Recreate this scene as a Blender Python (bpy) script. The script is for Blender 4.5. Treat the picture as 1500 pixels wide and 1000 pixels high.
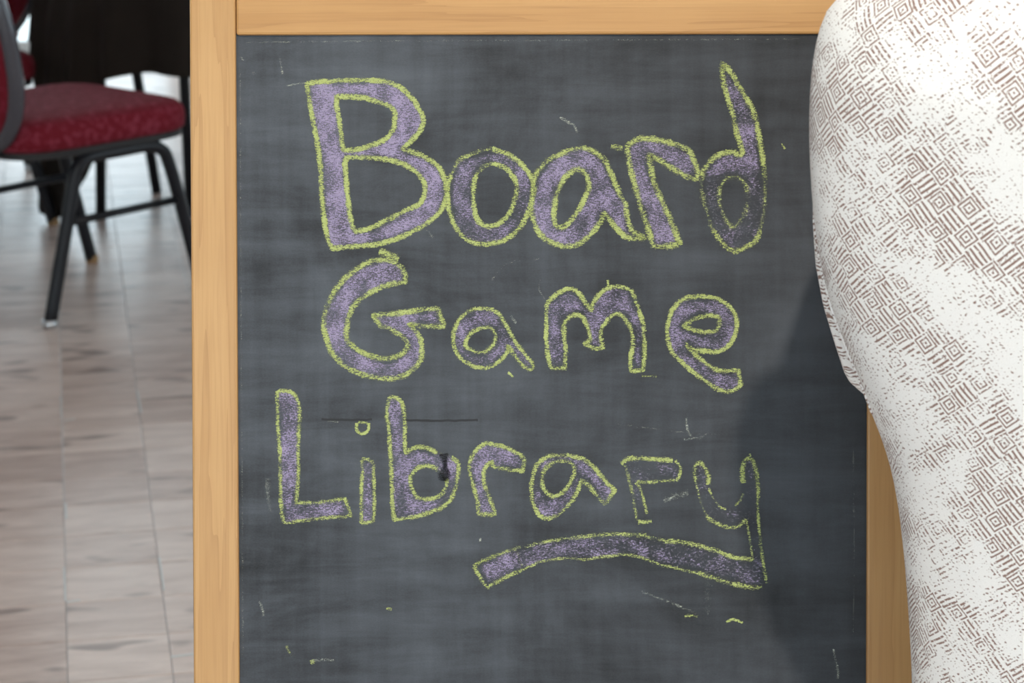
import bpy, bmesh, math, random
import numpy as np
from mathutils import Vector, Matrix, noise as mnoise
from mathutils.geometry import tessellate_polygon

random.seed(7)
for o in list(bpy.data.objects):
    bpy.data.objects.remove(o)
scene = bpy.context.scene
COL = scene.collection

# ------------------------------------------------------------------ camera
F = 3333.0                      # focal length in pixels of the 1500x1000 frame
PITCH = math.atan(950.0 / F)
CAM_H = 1.37
cam_data = bpy.data.cameras.new('camera')
cam = bpy.data.objects.new('camera', cam_data)
COL.objects.link(cam)
cam.location = (0, 0, CAM_H)
cam.rotation_mode = 'XYZ'
CAM_R = Matrix.Rotation(math.pi / 2 - PITCH, 3, 'X') @ Matrix.Rotation(math.radians(-0.12), 3, 'Z')
cam.rotation_euler = CAM_R.to_euler('XYZ')
cam_data.sensor_width = 36.0
cam_data.lens = F * 36.0 / 1500.0
cam_data.dof.use_dof = True
cam_data.dof.focus_distance = 1.94
cam_data.dof.aperture_fstop = 10.5
cam_data.dof.aperture_blades = 7
cam_data.clip_start = 0.05
scene.camera = cam

# ------------------------------------------------------------------ world, lights, exposure
scene.view_settings.view_transform = 'Standard'
scene.view_settings.look = 'None'
scene.view_settings.gamma = 1.0
scene.view_settings.use_curve_mapping = False
scene.view_settings.exposure = 0.02

SKY = 4.2                       # bright overcast sky outside the windows
world = bpy.data.worlds.new('overcast_sky')
scene.world = world
world.use_nodes = True
wb = world.node_tree.nodes['Background']
wb.inputs['Color'].default_value = (0.80, 0.91, 1.0, 1)
wb.inputs['Strength'].default_value = SKY

def area(name, loc, rot, sx, sy, power, color=(1, 1, 1), shape='RECTANGLE', portal=False):
    l = bpy.data.lights.new(name, 'AREA')
    l.shape = shape
    l.size = sx
    l.size_y = sy
    l.energy = power
    l.color = color
    o = bpy.data.objects.new(name, l)
    COL.objects.link(o)
    o.location = loc
    o.rotation_euler = rot
    if portal:
        l.cycles.is_portal = True
    return o

ROOM_X0, ROOM_X1, ROOM_Y0, ROOM_Y1, ROOM_H = -5.0, 3.4, -2.2, 8.8, 3.0
LAMP = (0.33, 0.48, 2.86)       # the downlight above the sign
LAMP_POWER = 52.0
area('downlight_beam', LAMP, (0, 0, 0), 0.085, 0.085, LAMP_POWER, (1.0, 0.92, 0.81), 'DISK')

# ------------------------------------------------------------------ pixel <-> place helpers
def ray(px, py):
    return CAM_R @ Vector(((px - 750.0) / F, (500.0 - py) / F, -1.0))
CAM_P = Vector((0, 0, CAM_H))
def on_plane(px, py, p0, n):
    r = ray(px, py)
    return CAM_P + r * ((p0 - CAM_P).dot(n) / r.dot(n))

# ------------------------------------------------------------------ object helpers
def tag(o, label=None, cat=None, group=None, kind=None):
    if label: o['label'] = label
    if cat: o['category'] = cat
    if group: o['group'] = group
    if kind: o['kind'] = kind
    return o

def empty(name, loc=(0, 0, 0), rot=(0, 0, 0), parent=None):
    o = bpy.data.objects.new(name, None)
    COL.objects.link(o)
    o.location = loc
    o.rotation_euler = rot
    o.parent = parent
    return o

def link_mesh(name, me, mat, parent=None):
    o = bpy.data.objects.new(name, me)
    COL.objects.link(o)
    if mat is not None and not me.materials:
        me.materials.append(mat)
    o.parent = parent
    return o

def bm_obj(name, bm, mat, parent=None, smooth=False):
    me = bpy.data.meshes.new(name)
    bmesh.ops.recalc_face_normals(bm, faces=bm.faces)
    bm.to_mesh(me)
    bm.free()
    if smooth:
        for p in me.polygons: p.use_smooth = True
    return link_mesh(name, me, mat, parent)

def add_box(bm, c, s, bev=0.0, rot=None, seg=2):
    m = Matrix.Translation(Vector(c))
    if rot is not None: m = m @ rot.to_4x4()
    r = bmesh.ops.create_cube(bm, size=1.0, matrix=m @ Matrix.Diagonal((s[0], s[1], s[2], 1)))
    if bev > 0:
        vs = set(r['verts'])
        es = [e for e in bm.edges if e.verts[0] in vs and e.verts[1] in vs]
        bmesh.ops.bevel(bm, geom=es, offset=bev, segments=seg, profile=0.5, affect='EDGES')

def box_obj(name, c, s, mat, parent=None, bev=0.0, rot=None, smooth=False):
    bm = bmesh.new()
    add_box(bm, c, s, bev, rot)
    return bm_obj(name, bm, mat, parent, smooth)

def catmull(pts, closed=False, step=None, n=8):
    """pts of (x, y[, corner]); corners stay sharp."""
    P = [Vector((p[0], p[1])) for p in pts]
    C = [len(p) > 2 and p[2] for p in pts]
    out = []
    m = len(P)
    for i in range(m if closed else m - 1):
        a, b = P[i], P[(i + 1) % m]
        pa = P[i - 1] if (i > 0 or closed) else a
        nb = P[(i + 2) % m] if (i + 2 < m or closed) else b
        ta = (b - pa) * 0.5 if not C[i] else (b - a) * 0.5
        tb = (nb - a) * 0.5 if not C[(i + 1) % m] else (b - a) * 0.5
        k = max(2, int((b - a).length / step)) if step else n
        for j in range(k):
            t = j / k
            h1 = 2*t**3 - 3*t**2 + 1; h2 = -2*t**3 + 3*t**2
            h3 = t**3 - 2*t**2 + t;   h4 = t**3 - t**2
            out.append(a*h1 + b*h2 + ta*h3 + tb*h4)
    if not closed: out.append(P[-1].copy())
    return out

def smooth3(pts, n=6):
    P = [Vector(p) for p in pts]
    out = []
    for i in range(len(P) - 1):
        a, b = P[i], P[i + 1]
        pa = P[i - 1] if i > 0 else a
        nb = P[i + 2] if i + 2 < len(P) else b
        ta, tb = (b - pa) * 0.5, (nb - a) * 0.5
        for j in range(n):
            t = j / n
            out.append(a*(2*t**3-3*t**2+1) + b*(-2*t**3+3*t**2) + ta*(t**3-2*t**2+t) + tb*(t**3-t**2))
    out.append(P[-1])
    return out

def add_tube(bm, pts, r, seg=10, closed=False):
    pts = [Vector(p) for p in pts]
    n = len(pts)
    rings = []
    prev = None
    for i, p in enumerate(pts):
        if closed: d = pts[(i + 1) % n] - pts[i - 1]
        else: d = pts[min(i + 1, n - 1)] - pts[max(i - 1, 0)]
        d.normalize()
        if prev is None:
            up = Vector((0, 0, 1)) if abs(d.z) < 0.9 else Vector((1, 0, 0))
            a = d.cross(up).normalized()
        else:
            a = (prev - d * prev.dot(d)).normalized()
        prev = a
        b = d.cross(a)
        rr = r[i] if isinstance(r, (list, tuple)) else r
        rings.append([bm.verts.new(p + (a * math.cos(t) + b * math.sin(t)) * rr)
                      for t in (2 * math.pi * k / seg for k in range(seg))])
    for i in range(n if closed else n - 1):
        A, B = rings[i], rings[(i + 1) % n]
        for k in range(seg):
            bm.faces.new((A[k], A[(k + 1) % seg], B[(k + 1) % seg], B[k]))
    if not closed:
        bm.faces.new(rings[0][::-1]); bm.faces.new(rings[-1])

def tube_obj(name, pts, r, mat, parent=None, seg=10, closed=False):
    bm = bmesh.new()
    add_tube(bm, pts, r, seg, closed)
    return bm_obj(name, bm, mat, parent, True)

def loft(bm, rings, cap=True):
    R = [[bm.verts.new(p) for p in ring] for ring in rings]
    n = len(R[0])
    for i in range(len(R) - 1):
        for k in range(n):
            bm.faces.new((R[i][k], R[i][(k + 1) % n], R[i + 1][(k + 1) % n], R[i + 1][k]))
    if cap:
        bm.faces.new(R[0][::-1]); bm.faces.new(R[-1])
    return R

def copy_tree(o, parent=None):
    c = o.copy()
    COL.objects.link(c)
    c.parent = parent
    for ch in list(o.children): copy_tree(ch, c)
    return c

# ------------------------------------------------------------------ node helper
class V:
    def __init__(s, t, sock): s.t, s.s = t, sock
    def _m(s, op, *o):
        n = s.t.nodes.new('ShaderNodeMath'); n.operation = op
        for i, x in enumerate((s,) + o):
            if isinstance(x, V): s.t.links.new(x.s, n.inputs[i])
            else: n.inputs[i].default_value = x
        return V(s.t, n.outputs[0])
    def __add__(s, o): return s._m('ADD', o)
    def __sub__(s, o): return s._m('SUBTRACT', o)
    def __mul__(s, o): return s._m('MULTIPLY', o)
    def abs(s): return s._m('ABSOLUTE')
    def frac(s): return s._m('FRACT')
    def floor(s): return s._m('FLOOR')
    def max(s, o): return s._m('MAXIMUM', o)
    def min(s, o): return s._m('MINIMUM', o)
    def lt(s, o): return s._m('LESS_THAN', o)
    def gt(s, o): return s._m('GREATER_THAN', o)
    def mod2(s): return (s * 0.5).frac() * 2.0
    def pw(s, o): return s._m('POWER', o)
    def ramp(s, a, b, c=0.0, d=1.0, smooth=False):
        n = s.t.nodes.new('ShaderNodeMapRange')
        n.interpolation_type = 'SMOOTHSTEP' if smooth else 'LINEAR'
        s.t.links.new(s.s, n.inputs[0])
        for i, x in enumerate((a, b, c, d)):
            if isinstance(x, V): s.t.links.new(x.s, n.inputs[i + 1])
            else: n.inputs[i + 1].default_value = x
        return V(s.t, n.outputs[0])

class Mat:
    def __init__(s, name):
        s.m = bpy.data.materials.new(name); s.m.use_nodes = True
        s.t = s.m.node_tree
        s.b = s.t.nodes['Principled BSDF']
        s.out = s.t.nodes['Material Output']
    def new(s, k): return s.t.nodes.new(k)
    def coord(s, which='Object'): return s.new('ShaderNodeTexCoord').outputs[which]
    def geo_pos(s): return s.new('ShaderNodeNewGeometry').outputs['Position']
    def xyz(s, sock):
        n = s.new('ShaderNodeSeparateXYZ'); s.t.links.new(sock, n.inputs[0])
        return [V(s.t, o) for o in n.outputs]
    def vec(s, x, y, z=0.0):
        n = s.new('ShaderNodeCombineXYZ')
        for i, a in enumerate((x, y, z)):
            if isinstance(a, V): s.t.links.new(a.s, n.inputs[i])
            else: n.inputs[i].default_value = a
        return n.outputs[0]
    def mapping(s, sock, scale=(1, 1, 1), rot=(0, 0, 0), loc=(0, 0, 0)):
        n = s.new('ShaderNodeMapping'); s.t.links.new(sock, n.inputs[0])
        n.inputs['Scale'].default_value = scale
        n.inputs['Rotation'].default_value = rot
        n.inputs['Location'].default_value = loc
        return n.outputs[0]
    def noise(s, sock, scale, detail=3, rough=0.55, dist=0.0):
        n = s.new('ShaderNodeTexNoise'); s.t.links.new(sock, n.inputs['Vector'])
        n.inputs['Scale'].default_value = scale; n.inputs['Detail'].default_value = detail
        n.inputs['Roughness'].default_value = rough; n.inputs['Distortion'].default_value = dist
        return V(s.t, n.outputs[0])
    def white(s, sock):
        n = s.new('ShaderNodeTexWhiteNoise'); s.t.links.new(sock, n.inputs['Vector'])
        return V(s.t, n.outputs['Value'])
    def attr(s, name):
        n = s.new('ShaderNodeAttribute'); n.attribute_name = name
        return V(s.t, n.outputs['Fac'])
    def rnd(s): return V(s.t, s.new('ShaderNodeObjectInfo').outputs['Random'])
    def mix(s, f, a, b):
        n = s.new('ShaderNodeMix'); n.data_type = 'RGBA'
        for i, x in ((0, f), (6, a), (7, b)):
            if isinstance(x, V): s.t.links.new(x.s, n.inputs[i])
            elif isinstance(x, bpy.types.NodeSocket): s.t.links.new(x, n.inputs[i])
            elif i == 0: n.inputs[0].default_value = x
            else: n.inputs[i].default_value = tuple(x) + (1,)
        return n.outputs[2]
    def color(s, c):
        if isinstance(c, bpy.types.NodeSocket): s.t.links.new(c, s.b.inputs['Base Color'])
        else: s.b.inputs['Base Color'].default_value = tuple(c) + (1,)
        return s
    def set(s, **k):
        for a, v in k.items():
            sock = s.b.inputs[a.replace('_', ' ')]
            if isinstance(v, V): s.t.links.new(v.s, sock)
            else: sock.default_value = v
        return s
    def bump(s, h, strength=0.3, dist=0.001):
        n = s.new('ShaderNodeBump'); s.t.links.new(h.s, n.inputs['Height'])
        n.inputs['Strength'].default_value = strength; n.inputs['Distance'].default_value = dist
        s.t.links.new(n.outputs[0], s.b.inputs['Normal'])
        return s

def plain(name, c, rough=0.5, metal=0.0, var=0.08, scale=30, spec=0.5):
    m = Mat(name)
    n = m.noise(m.coord(), scale, 3)
    m.color(m.mix(n, tuple(x * (1 - var) for x in c), tuple(min(1, x * (1 + var)) for x in c)))
    m.set(Roughness=rough, Metallic=metal, Specular_IOR_Level=spec)
    return m.m

# ------------------------------------------------------------------ materials
def mat_board():
    m = Mat('slate_chalkboard')
    p = m.coord()
    x, y, z = m.xyz(p)
    wipe = m.noise(m.mapping(p, (4, 1, 24), (0, 0.12, 0)), 1.6, 6, 0.66, 0.5)
    wip2 = m.noise(m.mapping(p, (5, 1, 40), (0, -0.35, 0), (3, 0, 1)), 1.5, 5, 0.6, 0.3)
    cloud = m.noise(m.mapping(p, (1, 1, 1)), 6.5, 5, 0.62, 0.5)
    down = m.noise(m.mapping(p, (45, 1, 3)), 1.3, 4, 0.6)
    fine = m.noise(m.mapping(p, (500, 1, 900)), 1.0, 2, 0.7)
    d = wipe * 0.42 + cloud * 0.70 + wip2 * 0.2 + down * 0.22 + fine * 0.14
    d = d.ramp(0.645, 1.04)
    # chalk dust thins to the right; sheen on the left is painted in too
    d = d * x.ramp(-0.25, 0.30, 1.15, 0.55)
    m.color(m.mix(d, (0.0115, 0.0122, 0.0140), (0.084, 0.094, 0.110)))
    m.set(Roughness=0.62, Specular_IOR_Level=0.35)
    m.bump(fine, 0.12, 0.0004)
    return m.m

def mat_chalk(name, ca, cb, soft, base):
    m = Mat(name)
    p = m.coord()
    press = m.attr('press'); edge = m.attr('edge')
    grain = m.noise(p, 980, 2, 0.65)
    hatch = m.noise(m.mapping(p, (300, 1, 1000), (0, math.radians(52), 0)), 1.0, 2, 0.6)
    patch = m.noise(p, 60, 2, 0.5)
    n = grain * 0.45 + hatch * 0.55 + (patch - 0.5) * 0.35
    thr = press * -0.34 + base + edge.pw(2.0) * 0.17
    a = (n - thr).ramp(0.0, soft)
    col = m.mix(m.noise(p, 300, 2), ca, cb)
    m.color(col)
    m.set(Roughness=0.95, Specular_IOR_Level=0.1)
    tr = m.new('ShaderNodeBsdfTransparent')
    mx = m.new('ShaderNodeMixShader')
    m.t.links.new((a * 0.94).s, mx.inputs[0])
    m.t.links.new(tr.outputs[0], mx.inputs[1])
    m.t.links.new(m.b.outputs[0], mx.inputs[2])
    m.t.links.new(mx.outputs[0], m.out.inputs[0])
    return m.m

def mat_wood(name, axis, ca, cb, cc):
    """axis: local axis the grain runs along (0 = x, 2 = z)."""
    m = Mat(name)
    p = m.coord()
    r = m.rnd()
    off = m.new('ShaderNodeVectorMath'); off.operation = 'ADD'
    m.t.links.new(p, off.inputs[0]); m.t.links.new(m.vec(r * 3.0, r * 5.0, r * 7.0), off.inputs[1])
    p = off.outputs[0]
    sc = [38, 38, 38]; sc[axis] = 1.6
    ring = m.noise(m.mapping(p, tuple(sc)), 1.0, 3, 0.5, 0.7)
    sf = [420, 420, 420]; sf[axis] = 12
    fib = m.noise(m.mapping(p, tuple(sf)), 1.0, 2, 0.6)
    blot = m.noise(p, 9, 2)
    line = (ring * 7.0).frac().ramp(0.0, 1.0)
    c1 = m.mix((ring * 0.75 + blot * 0.25).ramp(0.3, 0.7), ca, cb)
    c2 = m.mix((line.pw(4.0) * 0.30 + fib.ramp(0.45, 0.75) * 0.22), c1, cc)
    m.color(c2)
    m.set(Roughness=0.42, Specular_IOR_Level=0.4)
    m.bump(fib, 0.08, 0.0005)
    return m.m

def mat_fabric():
    m = Mat('woven_key_fabric')
    uv = m.coord('UV')
    wob = m.noise(uv, 30, 2)
    U, W, _ = m.xyz(uv)
    ang = math.radians(41)
    k = 1.0 / 0.0152
    a = (U * math.cos(ang) + W * math.sin(ang) + wob * 0.004) * k
    b = (U * -math.sin(ang) + W * math.cos(ang) + wob * 0.004) * k
    ia, ib = a.floor(), b.floor()
    fa, fb = (a.frac() - 0.5).abs(), (b.frac() - 0.5).abs()
    chk = (ia + ib).mod2().gt(0.5)
    # cell kind one: concentric square rings; kind two: parallel bars
    d = fa.max(fb)
    rings = (d * 5.4 + 0.15).frac().lt(0.44)
    bars_b = (b.frac() * 4.0).frac().lt(0.44)
    bars_a = (a.frac() * 4.0).frac().lt(0.44)
    which = m.white(m.vec(ia, ib)).gt(0.5)
    bars = bars_a * which + bars_b * (which * -1.0 + 1.0)
    ink = rings * chk + bars * (chk * -1.0 + 1.0)
    # the pattern is worn in and out in clouds and breaks into dashes
    big = m.noise(m.mapping(uv, (1, 1, 1), loc=(1.37, 0.42, 0)), 15, 2, 0.5)
    mid = m.noise(uv, 60, 2, 0.6)
    sm = m.noise(m.mapping(uv, (1, 1.9, 1), (0, 0, -ang)), 330, 1, 0.5)
    P = (big * 1.0 + mid * 0.5).ramp(0.64, 0.87)
    keep = (sm + P * 0.30).ramp(0.60, 0.65)
    flk = m.noise(m.mapping(uv, (1.5, 0.62, 1), (0, 0, ang)), 360, 1, 0.5)
    flecks = (flk + P * 0.12).ramp(0.75, 0.785) * 0.8
    f = (ink * keep).max(flecks)
    weave = (U * (2 * math.pi / 0.0011))._m('SINE') * (W * (2 * math.pi / 0.0011))._m('SINE')
    fuzz = m.noise(uv, 900, 2, 0.7)
    m.color(m.mix(f, m.mix(fuzz, (0.78, 0.765, 0.74), (0.93, 0.92, 0.90)), m.mix(fuzz, (0.215, 0.135, 0.11), (0.33, 0.22, 0.185))))
    m.set(Roughness=0.95, Specular_IOR_Level=0.1, Sheen_Weight=0.15)
    m.bump((f * -1.0) + fuzz * 0.7 + weave * 0.12, 0.42, 0.0010)
    return m.m

def mat_floor_tile():
    m = Mat('wood_look_floor_tile')
    p = m.coord()
    r = m.rnd()
    off = m.new('ShaderNodeVectorMath'); off.operation = 'ADD'
    m.t.links.new(p, off.inputs[0]); m.t.links.new(m.vec(r * 11.0, r * 17.0, 0.0), off.inputs[1])
    q = off.outputs[0]
    g = m.noise(m.mapping(q, (5, 22, 1)), 1.0, 3, 0.6, 0.5)
    f = m.noise(m.mapping(q, (25, 190, 1)), 1.0, 3, 0.6)
    knot = m.noise(m.mapping(q, (7, 16, 1)), 1.0, 1, 0.5).ramp(0.60, 0.72, smooth=True)
    c = m.mix((g * 0.6 + f * 0.25 + r * 0.22).ramp(0.3, 0.8), (0.42, 0.305, 0.262), (0.84, 0.70, 0.635))
    c = m.mix(knot * 0.7, c, (0.19, 0.13, 0.11))
    m.color(c)
    m.set(Roughness=f.ramp(0.3, 0.7, 0.28, 0.42), Specular_IOR_Level=0.5)
    m.bump(f * 0.5 + g, 0.10, 0.001)
    return m.m

def mat_burgundy(name, base, fleck):
    m = Mat(name)
    p = m.coord()
    n = m.noise(p, 55, 3, 0.6)
    n2 = m.noise(p, 600, 2, 0.6)
    m.color(m.mix(n.ramp(0.5, 0.62), base, fleck))
    m.set(Roughness=0.75, Specular_IOR_Level=0.05, Sheen_Weight=0.03)
    m.bump(n2, 0.2, 0.001)
    return m.m

def mat_glass():
    m = Mat('window_glass')
    tr = m.new('ShaderNodeBsdfTransparent'); tr.inputs[0].default_value = (0.93, 0.96, 0.96, 1)
    gl = m.new('ShaderNodeBsdfGlossy'); gl.inputs['Roughness'].default_value = 0.02
    fr = V(m.t, m.new('ShaderNodeLayerWeight').outputs['Facing']).pw(4.0) * 0.6 + 0.03
    mx = m.new('ShaderNodeMixShader')
    m.t.links.new(fr.s, mx.inputs[0])
    m.t.links.new(tr.outputs[0], mx.inputs[1]); m.t.links.new(gl.outputs[0], mx.inputs[2])
    m.t.links.new(mx.outputs[0], m.out.inputs[0])
    return m.m

def mat_emit(name, c, s):
    m = Mat(name)
    m.b.inputs['Emission Color'].default_value = c + (1,)
    m.b.inputs['Emission Strength'].default_value = s
    return m.m

M = dict(
    board=mat_board(),
    lime=mat_chalk('lime_chalk', (0.33, 0.375, 0.115), (0.50, 0.56, 0.235), 0.17, 0.69),
    violet=mat_chalk('violet_chalk', (0.25, 0.21, 0.335), (0.42, 0.36, 0.50), 0.20, 0.71),
    white_chalk=mat_chalk('white_chalk_dust', (0.42, 0.46, 0.40), (0.55, 0.58, 0.50), 0.30, 0.72),
    wiped=mat_chalk('wiped_slate', (0.010, 0.011, 0.012), (0.014, 0.015, 0.016), 0.30, 0.62),
    eraser=plain('scuffed_dark_slate', (0.014, 0.015, 0.017), 0.7),
    stile=mat_wood('honey_pine_upright', 2, (0.43, 0.225, 0.078), (0.58, 0.345, 0.145), (0.29, 0.13, 0.042)),
    rail=mat_wood('honey_pine_rail', 0, (0.44, 0.225, 0.075), (0.56, 0.315, 0.120), (0.31, 0.14, 0.045)),
    fabric=mat_fabric(),
    tile=mat_floor_tile(),
    seam=plain('seam_glint', (0.62, 0.61, 0.60), 0.35),
    subfloor=plain('floor_seam_filler', (0.50, 0.46, 0.43), 0.5),
    seat=mat_burgundy('burgundy_seat_fabric', (0.155, 0.013, 0.022), (0.235, 0.036, 0.058)),
    back=mat_burgundy('burgundy_back_fabric', (0.16, 0.013, 0.022), (0.20, 0.022, 0.04)),
    black_metal=plain('black_powder_coat', (0.012, 0.013, 0.017), 0.4, 0.0, 0.2, 60, 0.3),
    rim=plain('grey_vinyl_rim', (0.06, 0.06, 0.075), 0.2, 0.0, 0.1, 60, 0.7),
    glide=plain('steel_glide', (0.55, 0.56, 0.58), 0.3, 0.9),
    tan_tip=plain('tan_foot_reflection', (0.34, 0.20, 0.09), 0.5),  # tan colour imitates a reflection at the tip of the chair foot
    under=plain('black_seat_pan', (0.014, 0.013, 0.014), 0.6),
    cloth=plain('dark_brown_tablecloth', (0.020, 0.015, 0.012), 0.85, 0, 0.25, 12, 0.2),
    table_top=plain('laminate_table_top', (0.30, 0.22, 0.15), 0.5),
    wall=plain('warm_white_paint', (0.62, 0.60, 0.57), 0.85, 0, 0.02, 3),
    ceiling=plain('white_ceiling_paint', (0.72, 0.70, 0.68), 0.9, 0, 0.02, 3),
    frame=plain('white_window_frame', (0.72, 0.72, 0.72), 0.5),
    glass=mat_glass(),
    ground=plain('pale_paving', (0.62, 0.62, 0.60), 0.9, 0, 0.05, 2),
    hinge=plain('brass_hinge', (0.55, 0.40, 0.16), 0.35, 0.9),
    dark_leg=mat_wood('dark_walnut_leg', 2, (0.06, 0.03, 0.018), (0.10, 0.05, 0.03), (0.03, 0.015, 0.01)),
    lamp_body=plain('white_lamp_body', (0.75, 0.75, 0.74), 0.4),
    lamp_face=mat_emit('lamp_face', (1.0, 0.86, 0.68), 6.0),
)

# ================================================================== THE ROOM
# walls with window openings: a list of (a0, a1, z0, z1) along the wall
def wall_with_openings(name, axis, pos, a0, a1, openings, thick, outward):
    bm = bmesh.new()
    def seg(s0, s1, z0, z1):
        if s1 - s0 < 1e-4 or z1 - z0 < 1e-4: return
        c, s = (s0 + s1) / 2, s1 - s0
        d = pos + outward * thick / 2
        if axis == 'x': add_box(bm, (c, d, (z0 + z1) / 2), (s, thick, z1 - z0))
        else: add_box(bm, (d, c, (z0 + z1) / 2), (thick, s, z1 - z0))
    cur = a0
    for (o0, o1, z0, z1) in openings:
        seg(cur, o0, 0, ROOM_H)
        seg(o0, o1, 0, z0); seg(o0, o1, z1, ROOM_H)
        cur = o1
    seg(cur, a1, 0, ROOM_H)
    return tag(bm_obj(name, bm, M['wall']), kind='structure')

back_open = [(-4.6, -3.1, 0.02, 2.7), (-2.8, -1.3, 0.02, 2.7), (-1.0, 0.5, 0.02, 2.7), (0.8, 2.3, 0.02, 2.7)]
front_open = [(-4.4, -2.6, 0.5, 2.8), (-2.4, -0.6, 0.5, 2.8), (-0.4, 1.4, 0.5, 2.8), (1.6, 3.2, 0.5, 2.8)]
right_open = [(4.0, 5.8, 0.5, 2.8)]
wall_with_openings('wall_back', 'x', ROOM_Y1, ROOM_X0 - 0.2, ROOM_X1 + 0.2, back_open, 0.2, 1)
wall_with_openings('wall_front', 'x', ROOM_Y0, ROOM_X0 - 0.2, ROOM_X1 + 0.2, front_open, 0.2, -1)
wall_with_openings('wall_right', 'y', ROOM_X1, ROOM_Y0, ROOM_Y1, right_open, 0.2, 1)
wall_with_openings('wall_left', 'y', ROOM_X0, ROOM_Y0, ROOM_Y1, [], 0.2, -1)
tag(box_obj('ceiling', ((ROOM_X0 + ROOM_X1) / 2, (ROOM_Y0 + ROOM_Y1) / 2, ROOM_H + 0.1),
            (ROOM_X1 - ROOM_X0 + 0.4, ROOM_Y1 - ROOM_Y0 + 0.4, 0.2), M['ceiling']), kind='structure')
tag(box_obj('ground_outside', (0, 2.5, -0.35), (60, 60, 0.2), M['ground']), kind='structure')

wn = 0
def window(axis, pos, o, depth, outward):
    global wn
    wn += 1
    a0, a1, z0, z1 = o
    root = empty('window_%d' % wn)
    tag(root, kind='structure')
    d = pos + outward * depth / 2
    fw = 0.045
    def bx(name, ca, cz, sa, sz, t, mat):
        if axis == 'x': box_obj(name, (ca, d, cz), (sa, t, sz), mat, root)
        else: box_obj(name, (d, ca, cz), (t, sa, sz), mat, root)
    ca, cz = (a0 + a1) / 2, (z0 + z1) / 2
    bx('window_frame', a0 + fw / 2, cz, fw, z1 - z0, 0.08, M['frame'])
    bx('window_frame', a1 - fw / 2, cz, fw, z1 - z0, 0.08, M['frame'])
    bx('window_frame', ca, z0 + fw / 2, a1 - a0 - 2 * fw, fw, 0.08, M['frame'])
    bx('window_frame', ca, z1 - fw / 2, a1 - a0 - 2 * fw, fw, 0.08, M['frame'])
    bx('mullion', ca, cz, 0.05, z1 - z0 - 2 * fw, 0.07, M['frame'])
    w = (a1 - a0 - 2 * fw - 0.05) / 2
    for s in (-1, 1):
        bx('pane', ca + s * (0.025 + w / 2), cz, w, z1 - z0 - 2 * fw, 0.006, M['glass'])
    # daylight portal in the opening
    if axis == 'x':
        area('window_daylight', (ca, pos - outward * 0.01, cz), (-outward * math.pi / 2, 0, 0), a1 - a0, z1 - z0, 1, portal=True)
    else:
        area('window_daylight', (pos - outward * 0.01, ca, cz), (0, outward * math.pi / 2, 0), z1 - z0, a1 - a0, 1, portal=True)
for o in back_open: window('x', ROOM_Y1, o, 0.2, 1)
for o in front_open: window('x', ROOM_Y0, o, 0.2, -1)
for o in right_open: window('y', ROOM_X1, o, 0.2, 1)

# ------------------------------------------------------------------ floor of small square wood-look tiles
FA = math.radians(11.1)
TILE = 0.1505
floor = box_obj('floor', ((ROOM_X0 + ROOM_X1) / 2, (ROOM_Y0 + ROOM_Y1) / 2, -0.056),
                (ROOM_X1 - ROOM_X0 + 0.4, ROOM_Y1 - ROOM_Y0 + 0.4, 0.1), M['subfloor'])
tag(floor, kind='structure')
def tile_mesh():
    bm = bmesh.new()
    g = TILE / 2 - 0.0006
    h = g - 0.0012
    vs = [[bm.verts.new((sx * q, sy * q, z)) for sx, sy in ((-1, -1), (1, -1), (1, 1), (-1, 1))]
          for q, z in ((g, -0.0055), (g, -0.0008), (h, 0.0))]
    for L in range(2):
        for k in range(4):
            bm.faces.new((vs[L][k], vs[L][(k + 1) % 4], vs[L + 1][(k + 1) % 4], vs[L + 1][k]))
    bm.faces.new(vs[2])
    me = bpy.data.meshes.new('floor_tile')
    bm.to_mesh(me); bm.free()
    me.materials.append(M['tile'])
    return me
tmesh = tile_mesh()
U0, V0 = -0.048, 3.388
ca_, sa_ = math.cos(FA), math.sin(FA)
cells = []
for i in range(-60, 60):
    for j in range(-60, 60):
        u, v = U0 + (i + 0.5) * TILE, V0 + (j + 0.5) * TILE
        x, y = u * ca_ - v * sa_, u * sa_ + v * ca_
        if ROOM_X0 - 0.1 < x < ROOM_X1 + 0.1 and ROOM_Y0 - 0.1 < y < ROOM_Y1 + 0.1:
            # how far the tile lies from the strip of floor the photograph shows
            q = CAM_R.transposed() @ (Vector((x, y, 0)) - CAM_P)
            px, py = 750 + F * q.x / -q.z, 500 - F * q.y / -q.z
            if q.z < -0.5:
                out = max(0, -px) + max(0, px - 290) + max(0, py - 1000) * 0.6 + max(0, 90 - py)
            else: out = 1e6
            cells.append((out, x, y))
cells.sort(key=lambda c: c[0])
for out, x, y in cells[:290]:
    t = link_mesh('floor_tile', tmesh, None, floor)
    t.location = (x, y, 0)
    t.rotation_euler = (random.uniform(-0.0012, 0.0012), random.uniform(-0.0012, 0.0012), FA + math.pi * random.choice((0, 1)))
bm = bmesh.new()
for out, x, y in cells[290:]:
    g = TILE / 2 - 0.0009
    f = []
    for sx, sy in ((-1, -1), (1, -1), (1, 1), (-1, 1)):
        f.append(bm.verts.new((x + (sx * ca_ - sy * sa_) * g, y + (sx * sa_ + sy * ca_) * g, 0.0)))
    lo = [bm.verts.new(w.co - Vector((0, 0, 0.0055))) for w in f]
    bm.faces.new(f)
    for k in range(4): bm.faces.new((lo[k], lo[(k + 1) % 4], f[(k + 1) % 4], f[k]))
fld = bm_obj('floor_tile_field', bm, M['tile'], floor)
tag(fld, kind='stuff')
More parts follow.
